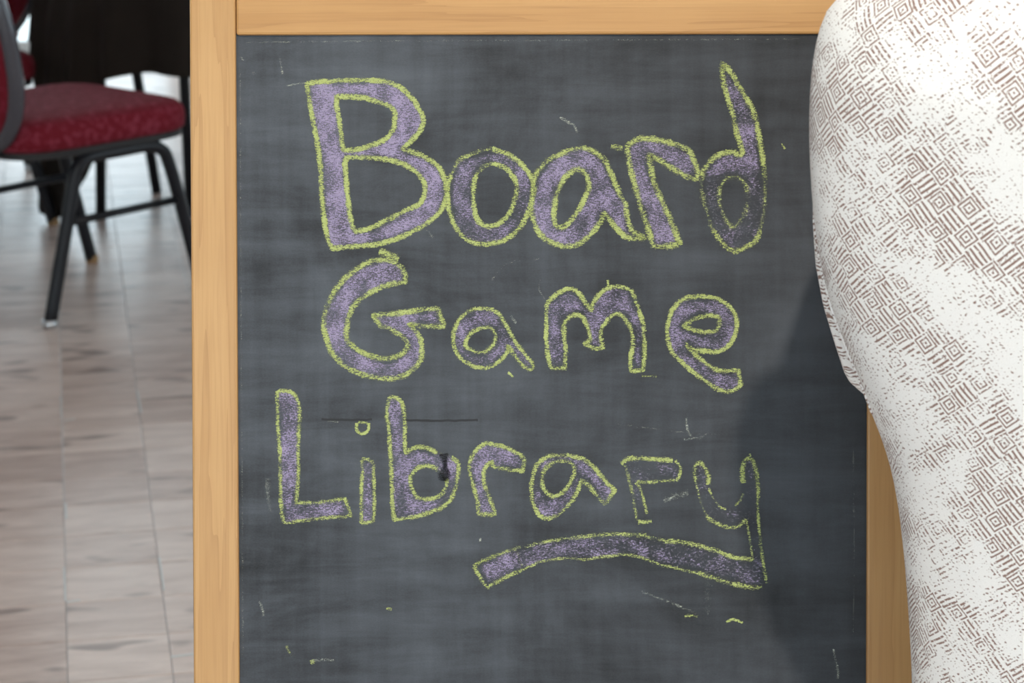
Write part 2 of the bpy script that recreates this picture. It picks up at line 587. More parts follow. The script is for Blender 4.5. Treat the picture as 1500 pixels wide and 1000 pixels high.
# pale strips painting the light caught by worn seams between a few tiles
def seam(px0, py0, px1, py1, w=0.0036):
    a = on_plane(px0, py0, Vector((0, 0, 0)), Vector((0, 0, 1)))
    b = on_plane(px1, py1, Vector((0, 0, 0)), Vector((0, 0, 1)))
    d = b - a
    box_obj('seam_glint_strip', (a + b) / 2, (d.length, w, 0.0016), M['seam'], floor, 0.0004,
            Matrix.Rotation(math.atan2(d.y, d.x), 3, 'Z'))
for s in ((94, 831, 96, 880), (97, 882, 118, 879, 0.006), (233, 816, 240, 864), (201, 572, 207, 605), (89, 581, 90, 612, 0.003),
          (94, 616, 110, 613, 0.006), (250, 962, 284, 958, 0.007), (96, 737, 97, 760, 0.004)):
    seam(*s)
for nm, c, s in (('baseboard_left', (ROOM_X0 + 0.01, 3.3, 0.05), (0.02, 10.8, 0.10)),
                 ('baseboard_right', (ROOM_X1 - 0.01, 3.3, 0.05), (0.02, 10.8, 0.10))):
    tag(box_obj(nm, c, s, M['frame']), kind='structure')

# ------------------------------------------------------------------ downlight fixture
lamp = empty('ceiling_downlight', (LAMP[0], LAMP[1], ROOM_H))
tag(lamp, 'small round white downlight on the ceiling above the chalkboard', 'lamp')
bm = bmesh.new()
add_tube(bm, [(0, 0, 0), (0, 0, -0.13), (0, 0, -0.155)], [0.058, 0.058, 0.066], 28)
bm_obj('housing', bm, M['lamp_body'], lamp, False)
lamp.children[0].data.polygons.foreach_set('use_smooth', [False] * len(lamp.children[0].data.polygons))
bm = bmesh.new()
add_tube(bm, [(0, 0, -0.1551), (0, 0, -0.158)], [0.05, 0.05], 28)
bm_obj('lens', bm, M['lamp_face'], lamp)
bpy.data.objects['downlight_beam'].location.z = ROOM_H - 0.161

# ================================================================== THE CHALKBOARD SIGN
LEAN = math.radians(14.2)
B0 = Vector((0, 1.96 * math.cos(PITCH), CAM_H - 1.96 * math.sin(PITCH)))     # centre of the writing surface
BN = Vector((0, -math.cos(LEAN), math.sin(LEAN)))                            # faces the reader, tipped up
BU = Vector((0, math.sin(LEAN), math.cos(LEAN)))
BX = Vector((1, 0, 0))
sign = empty('chalkboard_sign', B0, (-LEAN, 0, 0))      # local x right, z up the board, -y to the reader
tag(sign, 'pine framed chalkboard sandwich sign with violet and lime chalk lettering', 'sign')
def bp(px, py):
    p = on_plane(px, py, B0, BN) - B0
    return Vector((p.dot(BX), p.dot(BU)))
def board_x(px, py): return bp(px, py).x

xl0, xl1 = (board_x(280, 300) + board_x(284, 900)) / 2, (board_x(348, 300) + board_x(350, 900)) / 2
xr0, xr1 = board_x(1269, 800), board_x(1337, 990)
z_rail = bp(770, 51).y
z_bot = -B0.z / math.cos(LEAN)
z_top = z_rail + 0.062
FT = 0.022                       # frame thickness
FR = 0.0042                       # how far the frame stands in front of the slate
def upright(name, x0, x1, z0, z1, front, mat):
    bm = bmesh.new()
    add_box(bm, ((x0 + x1) / 2, -front + FT / 2, (z0 + z1) / 2), (x1 - x0, FT, z1 - z0), 0.0022, None, 2)
    o = bm_obj(name, bm, mat, sign)
    return o
upright('stile', xl0, xl1, z_bot + 0.004, z_top, FR, M['stile'])
upright('stile', xr0, xr1, z_bot + 0.004, z_top, FR, M['stile'])
upright('top_rail', xl1 + 0.0004, xr0 - 0.0004, z_rail, z_top - 0.001, FR - 0.0008, M['rail'])
z_br = -0.44
upright('bottom_rail', xl1 + 0.0004, xr0 - 0.0004, z_br - 0.06, z_br, FR - 0.0008, M['rail'])
upright('lower_stretcher', xl1 + 0.0004, xr0 - 0.0004, z_bot + 0.09, z_bot + 0.13, FR - 0.001, M['rail'])
slate = box_obj('slate_panel', ((xl1 + xr0) / 2, 0.0035, (z_rail + z_br) / 2),
                (xr0 - xl1 + 0.012, 0.007, z_rail - z_br + 0.012), M['board'], sign)
# rear half of the folding sign
top_p = Vector((0, 0.018, z_top - 0.01))
rear_rot = Matrix.Rotation(math.radians(32), 3, 'X')
rl = (z_top - 0.02) * 1.0 + B0.z / math.cos(LEAN)
def rear(name, x, z0, z1, sx, mat):
    c = rear_rot @ Vector((x, 0.013, -(z0 + z1) / 2)) + top_p
    box_obj(name, c, (sx, 0.02, z1 - z0), mat, sign, 0.002, rear_rot)
R_LEN = (B0 + BU * top_p.z).z / math.cos(math.radians(32) - LEAN) - 0.012
rear('rear_leg', (xl0 + xl1) / 2, 0.0, R_LEN, xl1 - xl0, M['stile'])
rear('rear_leg', (xr0 + xr1) / 2, 0.0, R_LEN, xr1 - xr0, M['stile'])
rear('rear_rail', (xl1 + xr0) / 2, 0.01, 0.07, xr0 - xl1 - 0.001, M['rail'])
rear('rear_rail', (xl1 + xr0) / 2, R_LEN - 0.2, R_LEN - 0.14, xr0 - xl1 - 0.001, M['rail'])
for x in ((xl0 + xl1) / 2, (xr0 + xr1) / 2):
    box_obj('hinge', (x, 0.012, z_top + 0.0012), (0.03, 0.034, 0.0024), M['hinge'], sign, 0.0006)

# ------------------------------------------------------------------ chalk writing, traced stroke by stroke on the slate
def cv(o, s, pts):
    return [(o[0] + p[0] * s, o[1] + p[1] * s) + tuple(p[2:]) for p in pts]
S1, S2, S3, S4 = ((400, 80), 0.30), ((750, 80), 0.30), ((450, 360), 0.23333), ((770, 390), 0.23333)
S5, S6, S7 = ((380, 560), 0.23005), ((660, 620), 0.25994), ((880, 640), 0.24)

def ribbon(bm, pts, width, closed, lift, press, lp, le, jit=0.22):
    """pts: smoothed pixel points; the width is in pixels."""
    P = [bp(p.x, p.y) for p in pts]
    n = len(P)
    rows = []
    sd = random.random() * 100
    for i, p in enumerate(P):
        if closed: d = P[(i + 1) % n] - P[i - 1]
        else: d = P[min(i + 1, n - 1)] - P[max(i - 1, 0)]
        if d.length < 1e-9: d = Vector((1, 0))
        d.normalize()
        nn = Vector((-d.y, d.x))
        w = width * 1.06 * 0.000588 * 0.5 * (1 + jit * mnoise.noise((sd + i * 0.13, 0, 0)))
        q = p + nn * 0.0005 * mnoise.noise((sd + 50 + i * 0.2, 0, 0))
        pr = press(pts[i]) if callable(press) else press
        row = []
        for e in (-1, 0, 1):
            v = bm.verts.new((q.x + nn.x * w * e, -lift, q.y + nn.y * w * e))
            v[lp] = pr; v[le] = abs(e)
            row.append(v)
        rows.append(row)
    for i in range(n if closed else n - 1):
        A, B = rows[i], rows[(i + 1) % n]
        for k in (0, 1): bm.faces.new((A[k], A[k + 1], B[k + 1], B[k]))

def chalk_bm():
    bm = bmesh.new()
    return bm, bm.verts.layers.float.new('press'), bm.verts.layers.float.new('edge')

LIFT = [0.0002]
def letter(name, sp, outer, holes=(), width=9.5, press=1.0, fpress=0.9, strokes=None, label=None):
    """outer outline and counters, violet chalk rubbed in between, lime chalk along the outlines."""
    o, s = sp
    O = catmull(cv(o, s, outer), True, 2.0)
    H = [catmull(cv(o, s, h), True, 2.0) for h in holes]
    # fill: a fine grid inside the outline, with the chalk thinner next to the outline here and there
    bm, lp, le = chalk_bm()
    loops = [O] + H
    segs = np.array([(L[i].x, L[i].y, L[(i + 1) % len(L)].x, L[(i + 1) % len(L)].y) for L in loops for i in range(len(L))])
    x0, y0 = segs[:, 0].min() - 3, segs[:, 1].min() - 3
    G_ = 2.6
    nx, ny = int((segs[:, 0].max() + 3 - x0) / G_) + 1, int((segs[:, 1].max() + 3 - y0) / G_) + 1
    X = (x0 + np.arange(nx) * G_)[:, None].repeat(ny, 1).ravel()
    Y = (y0 + np.arange(ny) * G_)[None, :].repeat(nx, 0).ravel()
    ins = np.zeros(X.size, int); dist = np.full(X.size, 1e9)
    for ax, ay, bx, by in segs:
        cr = (ay > Y) != (by > Y)
        if by != ay: ins += (cr & (X < (bx - ax) * (Y - ay) / (by - ay) + ax))
        dx, dy = bx - ax, by - ay
        t = np.clip(((X - ax) * dx + (Y - ay) * dy) / max(1e-9, dx * dx + dy * dy), 0, 1)
        dist = np.minimum(dist, np.hypot(X - ax - t * dx, Y - ay - t * dy))
    okm = ((ins % 2 == 1) | (dist < 2.2)).reshape(nx, ny)
    dist = dist.reshape(nx, ny)
    vs = {}
    def vert(i, j):
        if (i, j) not in vs:
            p = Vector((x0 + i * G_, y0 + j * G_))
            q = bp(p.x, p.y)
            v = bm.verts.new((q.x, -LIFT[0], q.y))
            base = fpress(p) if callable(fpress) else fpress
            gap = max(0.0, 0.10 + 0.55 * mnoise.noise((p.x * 0.022, p.y * 0.022, 3.0))) * max(0.0, 1 - max(0.0, dist[i, j] - 4.5) / 5.0)
            v[lp] = base + 0.16 * mnoise.noise((p.x * 0.05, p.y * 0.05, 9.0)) - gap * 1.15
            vs[(i, j)] = v
        return vs[(i, j)]
    for i in range(nx - 1):
        for j in range(ny - 1):
            if okm[i, j] and okm[i + 1, j] and okm[i, j + 1] and okm[i + 1, j + 1]:
                bm.faces.new((vert(i, j), vert(i + 1, j), vert(i + 1, j + 1), vert(i, j + 1)))
    part = bm_obj(name, bm, M['violet'], sign)
    if label: part['label'] = label
    bm, lp, le = chalk_bm()
    if strokes is None:
        for L in loops: ribbon(bm, L, width, True, LIFT[0] + 0.00025, press, lp, le)
    else:
        for st in strokes:
            w = st[1] if len(st) > 1 else width
            pr = st[2] if len(st) > 2 else press
            ribbon(bm, catmull(cv(o, s, st[0]), False, 2.0), w, False, LIFT[0] + 0.00025, pr, lp, le)
    bm_obj('chalk_outline', bm, M['lime'], part)
    LIFT[0] += 0.00002
    return part

K = 1
letter('chalk_letter', S1,
    [(168,150,K),(185,138),(300,128),(420,124),(540,132),(620,160),(680,215),(722,285),(735,325),(715,375),(670,425),(632,462,K),
     (720,490),(790,530),(825,575),(845,640),(845,700),(815,765),(740,830),(640,885),(520,922),(400,936),(290,945,K),(268,905),
     (252,820),(240,700),(232,560),(215,420),(195,320),(180,240)],
    [[(308,205,K),(400,207),(480,220),(550,245),(585,265),(595,320),(580,375),(545,415),(480,443),(400,466),(345,465,K),(335,420),(325,330),(312,260)],
     [(358,502,K),(450,502),(540,510),(610,525),(680,560),(730,610),(742,660),(720,725),(650,760),(560,805),(470,850),(405,862,K),(385,830),(370,740),(358,620),(352,540)]],
    8.6, 1.05, 1.03)
letter('chalk_letter', S1,
    [(905,520),(960,490),(1045,462),(1120,475),(1190,515),(1240,565),(1270,620),(1270,690),(1245,770),(1200,850),(1130,905),(1030,925),
     (950,905),(890,840),(862,760),(852,680),(855,620),(880,570)],
    [[(1060,535),(1120,545),(1165,585),(1190,640),(1180,710),(1150,780),(1100,825),(1045,838),(1000,810),(982,750),(978,680),(985,610),(1010,565)]],
    8.6, lambda p: 1.0 if p.y > 255 or p.x > 720 else 0.72, 0.78)
letter('chalk_letter', S2,
    [(330,455),(390,470),(440,500),(470,550),(500,620),(530,690),(555,730),(562,790),(590,860),(645,895,K),(580,898),(520,860),(480,810),(450,775,K),
     (430,820),(390,870),(330,920),(270,938),(200,920),(140,880),(105,810),(95,740),(105,640),(120,580),(170,520),(240,485)],
    [[(270,590),(310,560),(350,570),(375,620),(365,680),(330,750),(280,820),(240,845),(210,825),(205,760),(215,690),(240,630)]],
    9.6, 0.95, 0.93)
letter('chalk_letter', S2,
    [(560,445,K),(620,412),(700,415),(780,432),(850,460),(885,510),(905,570),(900,608,K),(850,595),(780,555),(720,515),(668,490,K),(680,560),
     (700,640),(740,730),(780,820),(820,920,K),(770,935),(690,935,K),(670,870),(640,780),(610,680),(585,580),(568,500)],
    (), 10.5, 0.92, 0.86)
fade_d = lambda p: 0.95 if p.y < 235 else max(0.66, 0.95 - (p.y - 235) * 0.008) if p.y < 335 else 0.85
letter('chalk_letter', S2,
    [(1025,45,K),(1060,75),(1110,160),(1160,240),(1190,320),(1210,420),(1225,520),(1235,620),(1230,740),(1215,840),(1190,905),(1130,945),(1080,962,K),
     (1030,925),(985,860),(955,780),(930,690),(925,610),(945,550),(1000,495),(1070,475),(1110,490),(1128,480,K),(1100,390),(1080,300),(1050,200),(1030,120)],
    [[(1040,610),(1100,598),(1140,640),(1150,720),(1130,790),(1080,840),(1040,800),(1015,720),(1015,660)]],
    9.6, fade_d, lambda p: 0.85 if p.y < 255 else 0.60)

letter('chalk_letter', S3,
    [(500,85,K),(560,110),(605,160),(618,228,K),(540,235),(450,265),(370,310),(310,360),(270,420),(252,490),(248,570),(275,620),(340,665),(420,695),
     (500,708),(570,690),(620,650),(630,610),(600,570),(540,530),(480,508),(445,480),(415,435,K),(520,430),(620,415),(720,400),(820,395,K),(860,505,K),
     (780,505),(700,500),(640,492,K),(690,545),(715,600),(720,680),(690,750),(630,800),(550,830),(450,830),(340,805),(240,755),(170,690),(130,610),
     (105,500),(120,400),(160,300),(230,210),(320,140),(410,95)],
    (), 9.6, 0.93, 0.92)
letter('chalk_letter', S3,
    [(1060,395),(1140,395),(1200,425),(1250,500),(1300,590),(1360,670),(1420,740,K),(1410,775,K),(1370,765),(1320,710),(1270,640),(1255,625,K),
     (1260,660),(1220,710),(1160,755),(1090,765),(1010,740),(950,690),(920,620),(920,540),(950,470),(1000,420)],
    [[(1080,520),(1140,512),(1175,540),(1180,590),(1150,640),(1090,668),(1030,655),(995,620),(1010,570),(1040,540)]],
    7.2, 0.95, 0.84)
letter('chalk_letter', S4,
    [(135,240),(190,180),(260,142),(310,150),(350,190),(390,250),(415,275,K),(430,220),(480,160),(540,130),(600,130),(665,155),(690,220),(720,300),
     (740,380),(745,480),(745,580),(735,655,K),(660,655,K),(660,580),(672,490),(670,420),(640,360),(590,300),(540,310),(490,370),(470,430),(485,510,K),
     (430,515),(370,485,K),(402,460),(395,400),(365,330),(340,305),(290,310),(245,350),(240,420),(250,520),(245,640,K),(160,635,K),(140,560),(130,450),(130,340)],
    (), 7.8, 0.98, 0.82)
letter('chalk_letter', S4,
    [(900,330),(930,260),(990,205),(1080,188),(1170,195),(1250,225),(1310,290),(1325,360),(1310,440),(1270,500),(1200,535),(1120,530),(1050,520),
     (1010,490,K),(1050,545),(1110,590),(1170,635),(1230,655),(1335,650,K),(1350,740,K),(1300,780),(1230,780),(1150,735),(1060,670),(980,600),(920,540),(890,450),(888,390)],
    [[(990,375,K),(1060,330),(1130,312),(1205,315),(1215,360),(1195,405),(1130,412),(1060,400)]],
    7.8, 0.98, 0.80)

letter('chalk_letter', S5,
    [(115,60,K),(160,55),(210,65),(245,120),(255,190),(250,330),(248,450),(248,600),(235,765,K),(350,765),(450,755),(545,740,K),(585,850,K),(450,860),
     (300,875),(160,895,K),(140,800),(135,650),(130,450),(120,300),(115,180)],
    (), 7.2, 0.90, 0.90)
letter('chalk_letter', S5,
    [(655,490,K),(690,490),(725,510,K),(728,600),(730,700),(732,800),(725,885,K),(650,895,K),(650,780),(650,680),(655,580)],
    (), 7.0, 0.92, 0.90)
dot = [(658 + 36 * math.cos(t), 290 + 36 * math.sin(t)) for t in (2 * math.pi * k / 10 for k in range(10))]
letter('chalk_dot', S5, dot, (), 5.4, 1.2, 0.5, [([(622,258),(619,295),(638,322),(668,325),(692,300),(695,258)],), ([(628,256),(645,250),(670,254),(692,258)], 4.5, 0.9)])
letter('chalk_letter', S5,
    [(825,100,K),(860,95),(900,120),(920,180),(928,260),(925,350),(930,450,K),(990,415),(1060,415),(1130,445),(1200,465),(1255,500),(1268,560),
     (1255,650),(1220,740),(1150,800),(1060,835),(960,860),(860,870,K),(848,780),(845,650),(838,500),(830,400),(825,300),(810,220),(815,150)],
    [[(1060,530),(1130,550),(1180,590),(1195,640),(1160,710),(1090,740),(1010,730),(975,680),(960,610),(990,560)]],
    7.6, lambda p: 0.95 if not (640 < p.x < 662 and 655 < p.y < 700) else 0.55, 0.88)
letter('chalk_letter', S6,
    [(105,240),(130,170),(190,115),(250,120),(320,140),(380,170),(418,205,K),(405,268,K),(330,260),(250,245),(235,215,K),(200,240),(185,290),(200,370),
     (230,450),(250,510,K),(160,510,K),(150,430),(125,340)],
    (), 7.8, 0.92, 0.90)
letter('chalk_letter', S6,
    [(560,185),(640,180),(710,190),(760,205),(820,260),(870,320),(925,375,K),(870,455,K),(820,400),(770,340),(735,320,K),(720,370),(680,440),(610,510),
     (540,535),(490,500),(460,430),(455,350),(475,260),(510,210)],
    [[(600,215),(660,215),(695,245),(690,300),(650,370),(590,410),(540,390),(515,330),(525,270),(560,230)]],
    7.8, 0.92, 0.85)
letter('chalk_letter', S7,
    [(130,155,K),(220,130),(330,132),(450,135,K),(485,190),(455,265,K),(380,270),(300,272),(225,275,K),(250,330),(275,420),(300,512,K),(230,520,K),(205,400),(175,260)],
    (), 7.0, 0.85, 0.55,
    [([(125,165),(170,132),(240,130),(340,135),(440,140)], 8, 1.0), ([(455,140),(485,185),(480,230),(460,268)], 6, 0.85),
     ([(450,262),(370,268),(290,275),(220,275)], 7, 0.78), ([(215,275),(245,325),(262,390),(283,468)], 5.5, 0.85),
     ([(145,165),(165,230),(190,330),(208,430),(222,510)], 7, 0.72), ([(228,518),(270,518),(310,510)], 7, 0.92)])
letter('chalk_letter', S7,
    [(600,152,K),(572,190),(580,260),(600,360),(625,440),(690,510),(770,548),(840,545),(885,500,K),(900,570),(915,660),(930,745,K),(985,745,K),(970,600),
     (960,450),(960,300),(945,200),(915,140,K),(875,145,K),(870,200),(870,280),(865,360),(830,415),(770,435),(730,425),(680,360),(655,280),(645,210),(625,155,K)],
    (), 6.5, 0.8, lambda p: 0.72 if p.y < 700 else 0.45,
    [([(622,155),(585,165),(572,200),(580,270)], 8, 0.9), ([(580,270),(600,360),(625,440),(650,480)], 5, 0.66),
     ([(640,480),(690,515),(770,548),(840,545),(885,500)], 7, 0.82), ([(888,500),(900,570),(915,660),(930,745)], 5, 0.85),
     ([(615,160),(645,205),(655,240),(655,290)], 8, 0.88), ([(660,310),(680,360),(730,425),(765,438)], 5, 0.78),
     ([(820,418),(850,385),(868,340)], 6, 0.78), ([(870,280),(865,210),(872,150)], 9, 0.98), ([(870,150),(900,130),(930,150),(950,230),(962,310)], 8, 0.93),
     ([(962,310),(958,450),(970,600),(990,760),(1012,890)], 6, 0.88), ([(912,100),(922,140)], 4, 0.8)])
def r6(x, y): return (660 + x * 0.25994, 620 + y * 0.25994)
def r7(x, y): return (880 + x * 0.24, 640 + y * 0.24)
top_e = [r7(985,745), r7(930,745), r7(820,735), r7(740,705), r7(650,675), r7(520,645), r7(380,630), r7(250,600), r7(120,592), r6(860,625), r6(740,637),
         r6(600,655), r6(500,675), r6(380,700), r6(280,735), r6(190,770), r6(130,805)]
bot_e = [r6(205,925), r6(300,870), r6(400,825), r6(520,775), r6(640,760), r6(760,765), r6(850,750), r7(60,725), r7(140,715), r7(240,730), r7(340,770), r7(450,797),
         r7(600,830), r7(720,870), r7(830,900), r7(930,918), r7(985,912)]
I1 = ((0, 0), 1.0)
letter('chalk_underline', I1, [p + ((K,) if i in (0, len(top_e) - 1, len(top_e), len(top_e) + len(bot_e) - 1) else ()) for i, p in enumerate(top_e + bot_e)], (), 8,
    0.85, lambda p: 0.86 if p.x < 760 else 0.78 if p.x < 950 else 0.62,
    [(top_e[1:5], 8, 0.95), (top_e[4:11], 8.5, 0.80), (top_e[10:16], 8, 0.74), (top_e[14:], 7.5, 0.85), ([top_e[-1], bot_e[0]], 7, 0.97), (bot_e[:3], 8, 0.92), (bot_e[2:8], 6.5, 0.76),
     (bot_e[7:13], 6.5, 0.76), (bot_e[12:], 9, 0.84), ([r6(365,700), r6(410,820)], 5, 0.62)])

# loose dabs, half-erased strokes and scuffs on the slate
def mark(name, pts, w, press, mat):
    bm, lp, le = chalk_bm()
    ribbon(bm, catmull(pts, False, 2.0), w, False, 0.00012, press, lp, le)
    return bm_obj(name, bm, M[mat], sign)
G = 'lime'; Wc = 'white_chalk'
for pts, w, pr, mt in (
    ([(820,172),(832,178),(842,186),(846,194)], 5, 0.72, Wc), ([(555,368),(572,374),(584,380)], 11, 0.7, G), ([(895,214),(912,217)], 9, 0.62, G),
    ([(1005,612),(1008,632),(1020,642),(1038,634)], 4, 0.62, Wc), ([(1002,643),(1024,641)], 4, 0.66, Wc), ([(972,733),(990,726),(1008,722)], 11, 0.56, Wc),
    ([(702,790),(705,790)], 6, 0.95, Wc), ([(890,410),(891,420)], 4, 0.8, G), ([(744,545),(752,552)], 4, 0.8, G), ([(748,463),(756,473)], 5, 0.7, Wc),
    ([(1064,911),(1074,907),(1088,912)], 4, 0.86, G), ([(1003,903),(1012,901),(1022,903)], 4.5, 0.62, G), ([(380,880),(384,890),(386,902)], 5, 0.7, Wc),
    ([(456,968),(470,966),(490,966)], 5, 0.66, Wc), ([(457,966),(459,972)], 7, 0.72, G), ([(420,945),(424,955),(428,961)], 5, 0.64, G),
    ([(410,86),(412,97),(414,108)], 3.6, 0.72, Wc), ([(352,84),(357,89)], 3.5, 0.72, Wc), ([(370,105),(373,109)], 5, 0.7, Wc), ([(420,126),(440,122),(452,122)], 4, 0.6, Wc),
    ([(1221,950),(1224,965),(1227,982),(1228,994)], 4.5, 0.68, Wc), ([(478,617),(496,617)], 3.5, 0.72, Wc), ([(800,440),(790,425),(791,410)], 3, 0.4, Wc),
    ([(1145,210),(1150,218)], 3.5, 0.75, G), ([(625,336),(634,348)], 6, 0.55, Wc), ([(940,550),(962,551)], 4, 0.6, G), ([(566,890),(574,892)], 5, 0.7, G),
    ([(392,700),(393,730),(396,750)], 9, 0.46, Wc), ([(1036,820),(1037,860),(1036,900)], 16, 0.36, Wc), ([(940,866),(990,885),(1020,898)], 5, 0.48, Wc),
    ([(850,690),(850,697)], 3, 0.6, Wc), ([(352,100),(353,400),(355,760),(356,960)], 3.0, 0.42, Wc), ([(360,62),(560,60),(800,59),(1190,57)], 3.0, 0.42, Wc),
    ([(1250,640),(1251,800),(1250,930)], 4, 0.36, Wc), ([(900,620),(1000,633),(1060,636)], 3, 0.36, Wc), ([(720,410),(745,385),(790,380)], 5, 0.34, Wc)):
    mark('chalk_mark', pts, w * 1.1, pr + 0.20, mt)
bm, lp, le = chalk_bm()
ribbon(bm, catmull([(471,614),(520,615),(545,614)], False, 2.0), 3.0, False, 0.00013, 1, lp, le)
ribbon(bm, catmull([(590,615),(640,616),(700,615)], False, 2.0), 3.0, False, 0.00014, 1, lp, le)
bm_obj('scratch', bm, M['eraser'], sign)
bm, lp, le = chalk_bm()
ribbon(bm, catmull([(650,664),(652,680),(650,704)], False, 2.0), 13.0, False, 0.0011, 1, lp, le, 0.9)
bm_obj('smudge', bm, M['wiped'], sign)

# ================================================================== THE UPHOLSTERED WING CHAIR
YAW = math.radians(20)
CH = Vector((0.575, 1.545, 0))
wing_chair = empty('wing_chair', CH, (0, 0, -YAW))
tag(wing_chair, 'off-white wing chair upholstered in worn brown key pattern beside the chalkboard', 'armchair')
LEANB = 0.12
def lean_y(z): return -LEANB * (z - 0.8)
# the left edge of the back, traced where it stands
sil = [(1395,-64),(1345,-58),(1290,-44),(1250,-22),(1222,-2),(1205,28),(1195,70),(1190,115),(1188,160),(1188,210),(1191,270),(1196,330),(1205,390),(1221,450),(1242,505),
       (1261,552),(1276,592),(1292,630),(1308,680),(1319,740),(1327,810),(1333,890),(1337,960),(1339,1040),(1338,1120),(1334,1220),(1330,1340)]
prof = []
for px, py in sil:
    y = 1.675
    for it in range(6):
        p = on_plane(px, py, Vector((0, y, 0)), Vector((0, 1, 0)))
        w = ((CH.x - p.x) + lean_y(p.z) * math.sin(YAW)) / math.cos(YAW)
        y = CH.y + w * math.sin(YAW) + lean_y(p.z) * math.cos(YAW)
    prof.append((p.z, w))
prof.sort()
def wz(z):
    if z <= prof[0][0]: return prof[0][1]
    for (a, b) in zip(prof, prof[1:]):
        if a[0] <= z <= b[0]:
            t = (z - a[0]) / max(1e-6, b[0] - a[0])
            return a[1] + (b[1] - a[1]) * t
    return prof[-1][1]
zs_top = prof[-1][0]
NR = 64
def back_ring(z, w, thick, yo):
    pts = []
    for k in range(NR):
        t = 2 * math.pi * k / NR
        c, s = math.cos(t), math.sin(t)
        x = w * math.copysign(abs(c) ** 0.62, c)
        y = thick * math.copysign(abs(s) ** 0.75, s)
        if s < 0: y -= 0.022 * (1 - (x / w) ** 2)          # padding of the outside back
        pts.append(Vector((x, y + yo, z)))
    return pts
def uv_from(me, f):
    uv = me.uv_layers.new(name='UVMap')
    for lp_ in me.loops:
        uv.data[lp_.index].uv = f(me.vertices[lp_.vertex_index].co)
rings = []
z = 0.30
zlist = []
while z < zs_top - 0.012:
    zlist.append(z); z += 0.012
zlist += [p[0] for p in prof if p[0] > zs_top - 0.012] + [zs_top]
sm = []
for i, z in enumerate(zlist):
    w = sum(wz(min(zs_top, max(prof[0][0], z + d))) for d in (-0.010, -0.005, 0, 0.005, 0.010)) / 5 if z < zs_top - 0.05 else wz(z)
    th = 0.062 * min(1.0, 0.35 + ((zs_top - z) / 0.09) ** 0.5 * 0.65) if z > zs_top - 0.09 else 0.062
    rings.append(back_ring(z, w, th, lean_y(z)))
last = rings[-1]
cen = sum(last, Vector()) / NR
for s, dz in ((0.85, 0.004), (0.5, 0.008), (0.15, 0.010)):
    rings.append([cen + (p - cen) * s + Vector((0, 0, dz)) for p in last])
bm = bmesh.new()
loft(bm, rings)
back = bm_obj('back', bm, M['fabric'], wing_chair, True)
# texture coordinates follow the cloth round the edge
def back_uv(co):
    w = wz(min(max(co.z, prof[0][0]), zs_top))
    yo = lean_y(co.z)
    return (co.x + math.copysign(1, co.x) * max(0.0, (co.y - yo + 0.04)) * (1.0 if abs(co.x) > w * 0.5 else 0.0), co.z)
uv_from(back.data, back_uv)
# wings: padded side pieces that reach forward from the edge of the back
def wing(side):
    keys = [(1040, 0.0), (0, 0)]
    zt, zb = wing_z
    rr = []
    n = 40
    for i in range(n + 1):
        t = i / n
        z = zb + (zt - zb) * t
        py_t = t
        # how far the wing stands out beyond the edge of the back: most just above its lower end
        if t < 0.085: sl = 0.0135 * math.sin(t / 0.085 * math.pi / 2) - 0.012 * (1 - t / 0.085)
        else: sl = 0.0135 * (1 - (t - 0.085) / 0.60) if t < 0.62 else 0.0010 - (t - 0.62) * 0.05
        w = wz(z)
        dep = 0.135 * math.sin(min(1.0, (t + 0.02) / 0.30) * math.pi / 2) * (1.0 if t < 0.8 else math.cos((t - 0.8) / 0.2 * math.pi / 2 * 0.75))
        dep = max(dep, 0.02)
        yo = lean_y(z)
        out = w + sl
        loop = [(w - 0.035, -0.012), (w - 0.008 + max(0, sl) * 0.4, -0.004), (out, 0.004), (out + dep * 0.05, 0.014 + dep * 0.6), (out + dep * 0.02, 0.014 + dep),
                (out - 0.03, 0.010 + dep), (out - 0.055, 0.012 + dep * 0.6), (w - 0.07, 0.01)]
        c = catmull([(a, b) for a, b in loop], True, None, 4)
        rr.append([Vector((side * p.x, p.y + yo, z)) for p in c])
    bm = bmesh.new()
    loft(bm, rr)
    o = bm_obj('wing', bm, M['fabric'], wing_chair, True)
    uv_from(o.data, lambda co: (co.x * 0.3 + co.y + 0.37, co.z + 0.21))
    return o
def zpx(py):
    return min(prof, key=lambda q: abs(q[0] - on_plane(1240, py, Vector((0, 1.675, 0)), Vector((0, 1, 0))).z))[0]
wing_z = (zs_top - 0.07, on_plane(1262, 586, Vector((0, 1.675, 0)), Vector((0, 1, 0))).z)
for s in (-1, 1): wing(s)
# seam piping down the outside back
for s in (-1, 1):
    pts = []
    for i in range(60):
        z = wing_z[1] + 0.004 + (zs_top - 0.20 - wing_z[1]) * i / 59
        w = wz(z)
        k = 0.985 + 0.012 * i / 59
        x = w * k
        c = (k ** (1 / 0.62)); sn = math.sqrt(1 - c * c)
        y = -0.062 * sn ** 0.75 - 0.022 * (1 - k * k)
        pts.append((s * x, y + lean_y(z) + 0.0002, z))
    o = tube_obj('seam_piping', pts, 0.0011, M['fabric'], wing_chair, 6)
    uv_from(o.data, lambda co: (co.x + co.y, co.z + 0.1))
